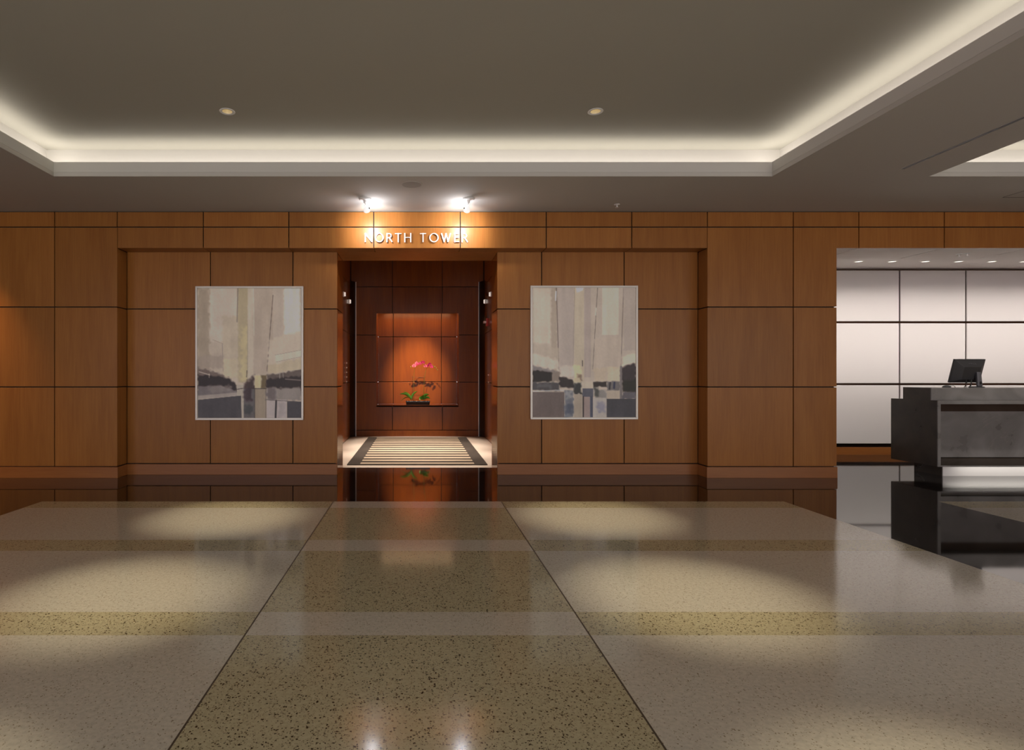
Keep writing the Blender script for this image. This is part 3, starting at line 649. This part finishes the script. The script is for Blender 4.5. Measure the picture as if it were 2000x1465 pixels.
bm = bmesh.new(); box(bm, -.035, 0, -.06, .06, -.07, .07); obj('housing', bm, M_red, t, bevel=.005)
bm = bmesh.new(); box(bm, -.085, -.035, -.045, .045, -.02, .022); obj('strobe_lens', bm, mat('strobe_lens', (.85, .7, .68, 1), .2), t, bevel=.006)
def callp(s, y, za, zb, label):
    t = thing('elevator_call_panel', (1.3*s, y, (za+zb)/2), label, 'elevator panel', 'elevator call panels')
    hgt = (zb-za)/2
    bm = bmesh.new(); xa, xb = sorted((0, -s*.006)); box(bm, xa, xb, -.05, .05, -hgt, hgt); obj('plate', bm, M_wood_gl, t)
    nb = max(2, int(hgt/.035))
    for k in range(nb):
        bm = bmesh.new(); lathe(bm, [(.012, 0), (.012, .012), (.001, .014)], 16, Matrix.Translation((-s*.006, 0, -hgt+.04+(2*hgt-.08)*k/(nb-1))) @ Matrix.Rotation(-s*PI/2, 4, 'Y'), caps=(True, True)); obj('button', bm, M_letter, t, True)
callp(-1, 10.47, 1.04, 1.46, 'tall elevator call panel with round buttons on the left corridor wall')
callp(1, 10.40, 1.03, 1.24, 'short elevator call panel with round buttons on the right corridor wall')
# ------------------------------------------------------------------ ORCHID
YP = 11.48; S = YP/F
def oz(zx, zy, dy=0): return Vector(((750+zx/11.27-CX)*S, dy, (CY-(680+zy/11.27))*S+EYE-nz0))
t = thing('potted_orchid', (0, YP, nz0), 'pink orchid with green leaves in a black tray pot on the niche shelf', 'plant')
xa, xb = oz(480, 0).x, oz(1012, 0).x
bm = bmesh.new(); hp = .078; dd = .07
hexa(bm, [(xa+.012, -dd+.01, 0), (xb-.012, -dd+.01, 0), (xb-.012, dd-.01, 0), (xa+.012, dd-.01, 0), (xa, -dd, hp), (xb, -dd, hp), (xb, dd, hp), (xa, dd, hp)])
bm.faces.ensure_lookup_table(); f = max(bm.faces, key=lambda f: f.calc_center_median().z)
r = bmesh.ops.inset_region(bm, faces=[f], thickness=.008); bmesh.ops.translate(bm, vec=(0, 0, -.02), verts=f.verts)
M_pot = mat('black_pot', (.008, .006, .006, 1), .2)
obj('pot', bm, M_pot, t, bevel=.003)
bm = bmesh.new()
box(bm, xa+.02, xb-.02, -dd+.02, dd-.02, hp-.03, hp-.012, 1)
for k in range(16):
    x = random.uniform(xa+.02, xb-.02); y = random.uniform(-dd+.02, dd-.02)
    bmesh.ops.create_icosphere(bm, subdivisions=1, radius=random.uniform(.006, .011), matrix=Matrix.Translation((x, y, hp-.012+random.uniform(0, .008))))
peb = obj('soil_and_pebbles', bm, [mat('pale_pebbles', (.5, .4, .35, 1), .6), M_dark], t, True); peb['kind'] = 'stuff'
M_leaf = mat('orchid_leaf', (.12, .38, .06, 1), .3); M_leaf2 = mat('orchid_leaf_yellow', (.22, .25, .05, 1), .35)
def leaf(pts, wid, m, tilt=0.5):
    bm = bmesh.new(); P = [Vector(p) for p in pts]; n = 14; rows = []
    for i in range(n+1):
        q = i/n; a = P[0]*(1-q)**2+P[1]*2*q*(1-q)+P[2]*q*q
        tg = ((P[1]-P[0])*(1-q)+(P[2]-P[1])*q).normalized()
        side = tg.cross(Vector((0, math.cos(tilt), math.sin(tilt)))).normalized()
        if side.length < .1: side = Vector((0, 1, 0))
        up = side.cross(tg); ww = wid*math.sin(PI*min(.985, q*.9+.09))**.7
        rows.append([bm.verts.new(a+side*ww*k+up*(abs(k)*ww*.35)) for k in (-1, -.5, 0, .5, 1)])
    for a, c in zip(rows, rows[1:]):
        for k in range(4): bm.faces.new((a[k], a[k+1], c[k+1], c[k]))
    r = bmesh.ops.solidify(bm, geom=list(bm.faces), thickness=.002)
    obj('leaf', bm, m, t, True)
base1 = oz(600, 1130); base2 = oz(860, 1130)
leaf([base1, oz(500, 960, -.02), oz(350, 1010, -.05)], .026, M_leaf)
leaf([base1, oz(520, 1000, -.04), oz(370, 1160, -.08)], .013, M_leaf2)
leaf([base1, oz(620, 980), oz(735, 950, .03)], .022, M_leaf)
leaf([base1, oz(560, 1000, .05), oz(430, 960, .09)], .022, M_leaf)
leaf([base2, oz(800, 1040, -.05), oz(790, 1140, -.09)], .035, M_leaf)
leaf([base2, oz(880, 1000, -.02), oz(985, 1020, -.04)], .030, M_leaf)
leaf([base2, oz(940, 1040), oz(1010, 1110, -.02)], .028, M_leaf)
leaf([base2, oz(840, 1030, -.02), oz(930, 1080, -.10)], .034, M_leaf)
M_stem = mat('orchid_stem', (.10, .12, .03, 1), .5); M_stake = mat('dark_stake', (.05, .02, .01, 1), .6)
def bez(pts, n=24):
    out = []
    P = [Vector(p) for p in pts]
    for i in range(n+1):
        q = i/n; Q = P[:]
        while len(Q) > 1: Q = [Q[k]*(1-q)+Q[k+1]*q for k in range(len(Q)-1)]
        out.append(Q[0])
    return out
for pts in ([oz(655, 1120), oz(655, 600), oz(640, 330), oz(730, 250), oz(850, 300)], [oz(870, 1120), oz(880, 600), oz(890, 360), oz(1000, 250), oz(1100, 380), oz(1180, 490)]):
    bm = bmesh.new(); tube(bm, bez(pts), .0035, 6); obj('flower_stem', bm, M_stem, t, True)
for zx in (625, 880):
    bm = bmesh.new(); tube(bm, [oz(zx, 1120, .01), oz(zx, 600, .01)], .003, 6); obj('stake', bm, M_stake, t, True)
for zy in (635, 712):
    bm = bmesh.new(); tube(bm, [oz(600, zy, .005), oz(925, zy, .005)], .0028, 6); obj('cross_tie', bm, M_stake, t, True)
M_pet = [mat('orchid_petal', (.75, .09, .36, 1), .45), mat('deep_orchid_petal', (.42, .015, .15, 1), .45), mat('pale_orchid_petal', (.85, .28, .50, 1), .45)]
M_lip = mat('orchid_lip', (.35, .01, .06, 1), .4)
def flower(c, r, rz, tilt, m):
    bm = bmesh.new(); q = Matrix.Translation(c) @ Matrix.Rotation(rz, 4, 'Z') @ Matrix.Rotation(tilt, 4, 'X')
    for (ang, ln, wd) in ((90, 1, .42), (0, 1.05, .62), (180, 1.05, .62), (215, .95, .4), (325, .95, .4)):
        a = math.radians(ang); dx, dz = math.cos(a), math.sin(a); rows = []
        for i in range(7):
            u = i/6; ww = wd*r*math.sin(PI*min(.97, .12+u*.85))**.8
            c0 = Vector((dx*ln*r*u, -.006-.25*r*math.sin(u*2.2), dz*ln*r*u))
            rows.append([bm.verts.new(q @ (c0+Vector((-dz*ww*k, -abs(k)*ww*.25, dx*ww*k)))) for k in (-1, -.5, 0, .5, 1)])
        for a_, b_ in zip(rows, rows[1:]):
            for k in range(4): bm.faces.new((a_[k], a_[k+1], b_[k+1], b_[k]))
    bmesh.ops.solidify(bm, geom=list(bm.faces), thickness=.0012)
    o = obj('flower', bm, m, t, True)
    bm = bmesh.new(); bmesh.ops.create_icosphere(bm, subdivisions=2, radius=r*.26, matrix=q @ Matrix.Translation((0, -.016, -r*.16)) @ Matrix.Diagonal((1, .9, 1.3, 1)))
    obj('lip', bm, M_lip, o, True)
for (zx, zy, r, m, rz) in ((655, 385, .043, 2, .3), (725, 325, .040, 2, -.3), (785, 335, .036, 0, .4), (855, 312, .042, 1, 0), (905, 385, .038, 2, .3), (960, 395, .038, 1, -.5), (1000, 350, .038, 1, .3), (1035, 405, .040, 0, .6), (715, 365, .030, 0, .8)):
    flower(oz(zx, zy, -.03+random.uniform(-.02, .02)), r, rz, random.uniform(-.3, .2), M_pet[m])
for (zx, zy, r) in ((590, 408, .010), (1120, 400, .010), (1150, 430, .008), (1178, 470, .007)):
    bm = bmesh.new(); bmesh.ops.create_icosphere(bm, subdivisions=2, radius=r, matrix=Matrix.Translation(oz(zx, zy, -.005)) @ Matrix.Diagonal((1, 1, 1.4, 1)))
    obj('bud', bm, M_leaf2, t, True)
# ------------------------------------------------------------------ RECEPTION DESK
DY = 6.6; dx0 = X(1832, DY); dx1 = 9.6; dyb = 7.256; dz0 = Zw(911.5, DY); dz1 = Zw(782, DY)
ox, oy = dx0, DY
desk = thing('reception_desk', (ox, oy, 0), 'dark stone reception desk with raised counter and steel plinth', 'reception desk')
def dbx(bm, x0, x1, y0, y1, z0, z1, mi=0): box(bm, x0-ox, x1-ox, y0-oy, y1-oy, z0, z1, mi)
fr = X(1837.5, DY)-dx0; zt = Zw(789, DY); zb = Zw(909, DY); rd = .16
bm = bmesh.new()
dbx(bm, dx0, dx0+.012, DY+.012, dyb, dz0, dz1); obj('end_panel', bm, M_slate_d, desk, bevel=.001)
bm = bmesh.new(); dbx(bm, dx1-.012, dx1, DY+.012, dyb, dz0, dz1); obj('end_panel', bm, M_slate_d, desk, bevel=.001)
bm = bmesh.new()
dbx(bm, dx0, dx0+fr, DY, DY+.012, dz0, dz1); dbx(bm, dx1-fr, dx1, DY, DY+.012, dz0, dz1)
dbx(bm, dx0+fr, dx1-fr, DY, DY+.012, zt, dz1); dbx(bm, dx0+fr, dx1-fr, DY, DY+.012, dz0, zb)
obj('front_frame', bm, M_slate, desk, bevel=.001)
zh = Zw(803, DY+rd); zl = Zw(892.6, DY+rd)
bm = bmesh.new()
dbx(bm, dx0+fr, dx1-fr, DY+rd, DY+rd+.02, zl, zh)
obj('recessed_panel', bm, M_slate, desk)
bm = bmesh.new()
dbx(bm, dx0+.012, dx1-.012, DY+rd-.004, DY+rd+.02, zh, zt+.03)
dbx(bm, dx0+.012, dx1-.012, DY+.012, DY+rd, zt+.001, zt+.02)
dbx(bm, dx0+.012, dx0+fr+.006, DY+.012, DY+rd, zb, zt)
a = DY+.012-oy; c = DY+rd+.02-oy
hexa(bm, [(.012, a, zb-.01), (dx1-ox-.012, a, zb-.01), (dx1-ox-.012, c, zb-.01), (.012, c, zb-.01), (.012, a, zb), (dx1-ox-.012, a, zb), (dx1-ox-.012, c, zl), (.012, c, zl)])
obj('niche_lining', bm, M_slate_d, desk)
bm = bmesh.new()
dbx(bm, dx0+.012, dx1-.012, DY+.012, dyb, dz1-.012, dz1); dbx(bm, dx0+.012, dx1-.012, DY+.012, dyb, dz0, dz0+.01); dbx(bm, dx0+.012, dx1-.012, dyb-.012, dyb, dz0+.01, dz1-.012)
obj('body_top', bm, M_slate_d, desk)
ly = X(1819, 1); LY0 = dx0/ly; LY1 = dx0/X(1763.6, 1); lz1 = Zw(757, LY0)
bm = bmesh.new(); dbx(bm, dx0+.001, dx1, LY0, LY0+.012, dz1, lz1)
obj('counter_front', bm, M_slate, desk, bevel=.001)
bm = bmesh.new(); dbx(bm, dx0, dx0+.012, LY0+.012, LY1, dz1, lz1); dbx(bm, dx1-.012, dx1, LY0+.012, LY1, dz1, lz1); dbx(bm, dx0+.012, dx1-.012, LY1-.012, LY1, dz1, lz1)
dbx(bm, dx0+.012, dx1-.012, LY0+.012, LY1-.012, lz1-.02, lz1)
obj('counter_top', bm, M_slate_d, desk, bevel=.001)
TY = 1344/197.3; tx0 = X(1841.5, TY)
bm = bmesh.new(); dbx(bm, tx0, dx1-.2, TY, TY+.01, 0, dz0)
obj('plinth_front', bm, M_steel, desk)
bm = bmesh.new(); dbx(bm, tx0, dx1-.2, TY+.01, dyb-.05, 0, dz0)
obj('plinth', bm, M_slate_d, desk)
# mitre seam in the lower left corner of the niche
bm = bmesh.new(); tube(bm, [(.035, .03, zb+.006), (.085, .15, zl-.002)], .0012, 5); obj('mitre_seam', bm, M_steel, desk)
# ------------------------------------------------------------------ MONITOR
MY = 6.95
mon = thing('computer_monitor', (X(1904, MY), MY, lz1), 'black computer monitor seen from behind on the reception counter', 'monitor')
mx = X(1904, MY)
W2 = .188; Hm = .292; tilt = math.radians(15)
base_z = Zw(747, MY)-lz1; cxm = X(1889.5, MY)-mx
T = Matrix.Translation((cxm, .04, base_z)) @ Matrix.Rotation(tilt, 4, 'X')   # local: x right, y away, z up; top leans to viewer
M_mon = mat('monitor_plastic', (.034, .034, .036, 1), .38); M_mon2 = mat('grey_stand', (.10, .10, .11, 1), .4)
bm = bmesh.new()
o8 = [(-W2, 0, 0), (W2, 0, 0), (W2, .02, 0), (-W2, .02, 0), (-W2, 0, Hm), (W2, 0, Hm), (W2, .02, Hm), (-W2, .02, Hm)]
hexa(bm, [T @ Vector(p) for p in o8])
hexa(bm, [T @ Vector(p) for p in [(-W2+.10, -.045, .05), (W2-.07, -.045, .05), (W2-.008, 0, .008), (-W2+.008, 0, .008), (-W2+.10, -.045, Hm-.085), (W2-.07, -.045, Hm-.085), (W2-.008, 0, Hm-.008), (-W2+.008, 0, Hm-.008)]])
hs = obj('housing', bm, M_mon, mon, bevel=.003)
bm = bmesh.new(); hexa(bm, [T @ Vector(p) for p in [(-W2+.015, .0195, .02), (W2-.015, .0195, .02), (W2-.015, .021, .02), (-W2+.015, .021, .02), (-W2+.015, .0195, Hm-.015), (W2-.015, .0195, Hm-.015), (W2-.015, .021, Hm-.015), (-W2+.015, .021, Hm-.015)]])
obj('screen', bm, mat('screen_glass', (.01, .01, .012, 1), .1), mon)
bm = bmesh.new(); lx = -.03
for ch in 'DELL':
    letter(bm, ch, lx, lx+.018, 0, .016, 0, .002, .0035); lx += .026
sl = math.atan2(.045, .077)
Tl = T @ Matrix.Translation((.0, -.027, Hm-.055)) @ Matrix.Rotation(-sl, 4, 'X')
bmesh.ops.transform(bm, matrix=Tl, verts=bm.verts)
obj('brand_lettering', bm, M_mon2, hs)
bm = bmesh.new()
hexa(bm, [(-.030, -.070, .012), (.030, -.070, .012), (.030, -.045, .012), (-.030, -.045, .012), (-.030, -.060, .185), (.022, -.060, .185), (.022, -.025, .185), (-.030, -.025, .185)])
obj('stand_arm', bm, M_mon2, mon, bevel=.008)
bm = bmesh.new(); lathe(bm, [(.012, 0), (.012, .003), (.002, .003)], 20, Matrix.Translation((.004, -.0705, .055)) @ Matrix.Diagonal((1, 1, 1.5, 1)) @ Matrix.Rotation(PI/2, 4, 'X'), caps=(True, True)); obj('cable_hole', bm, M_black_metal, mon)
bm = bmesh.new(); lathe(bm, [(.001, 0), (.085, 0), (.085, .006), (.07, .012), (.001, .014)], 36, Matrix.Translation((0, -.02, .0)) @ Matrix.Diagonal((1, .8, 1, 1))); obj('stand_base', bm, M_mon, mon, True)
for k, (a, bx_) in enumerate(((-.115, -.13), (-.075, -.06), (-.05, -.075))):
    bm = bmesh.new(); tube(bm, bez([(a, -.0, base_z+.05), (a, -.03, base_z), (bx_, -.03, .03), (bx_, .0, .004)], 10), .0035, 6); obj('cable', bm, M_black_metal, mon, True)
kx = X(1846, 6.95)
t = thing('computer_mouse', (kx, 6.93, lz1), 'small black computer mouse with cable on the counter left of the monitor', 'computer mouse')
bm = bmesh.new(); bmesh.ops.create_uvsphere(bm, u_segments=20, v_segments=12, radius=1, matrix=Matrix.Diagonal((.05, .034, .026, 1)))
bmesh.ops.bisect_plane(bm, geom=list(bm.verts)+list(bm.edges)+list(bm.faces), plane_co=(0, 0, 0), plane_no=(0, 0, 1), clear_inner=True)
bmesh.ops.holes_fill(bm, edges=list(bm.edges)); obj('shell', bm, M_mon, t, True)
bm = bmesh.new(); tube(bm, bez([(.045, 0, .012), (.08, 0, .03), (.10, .01, .01), (.125, .02, .004)], 12), .003, 6); obj('cable', bm, M_black_metal, t, True)
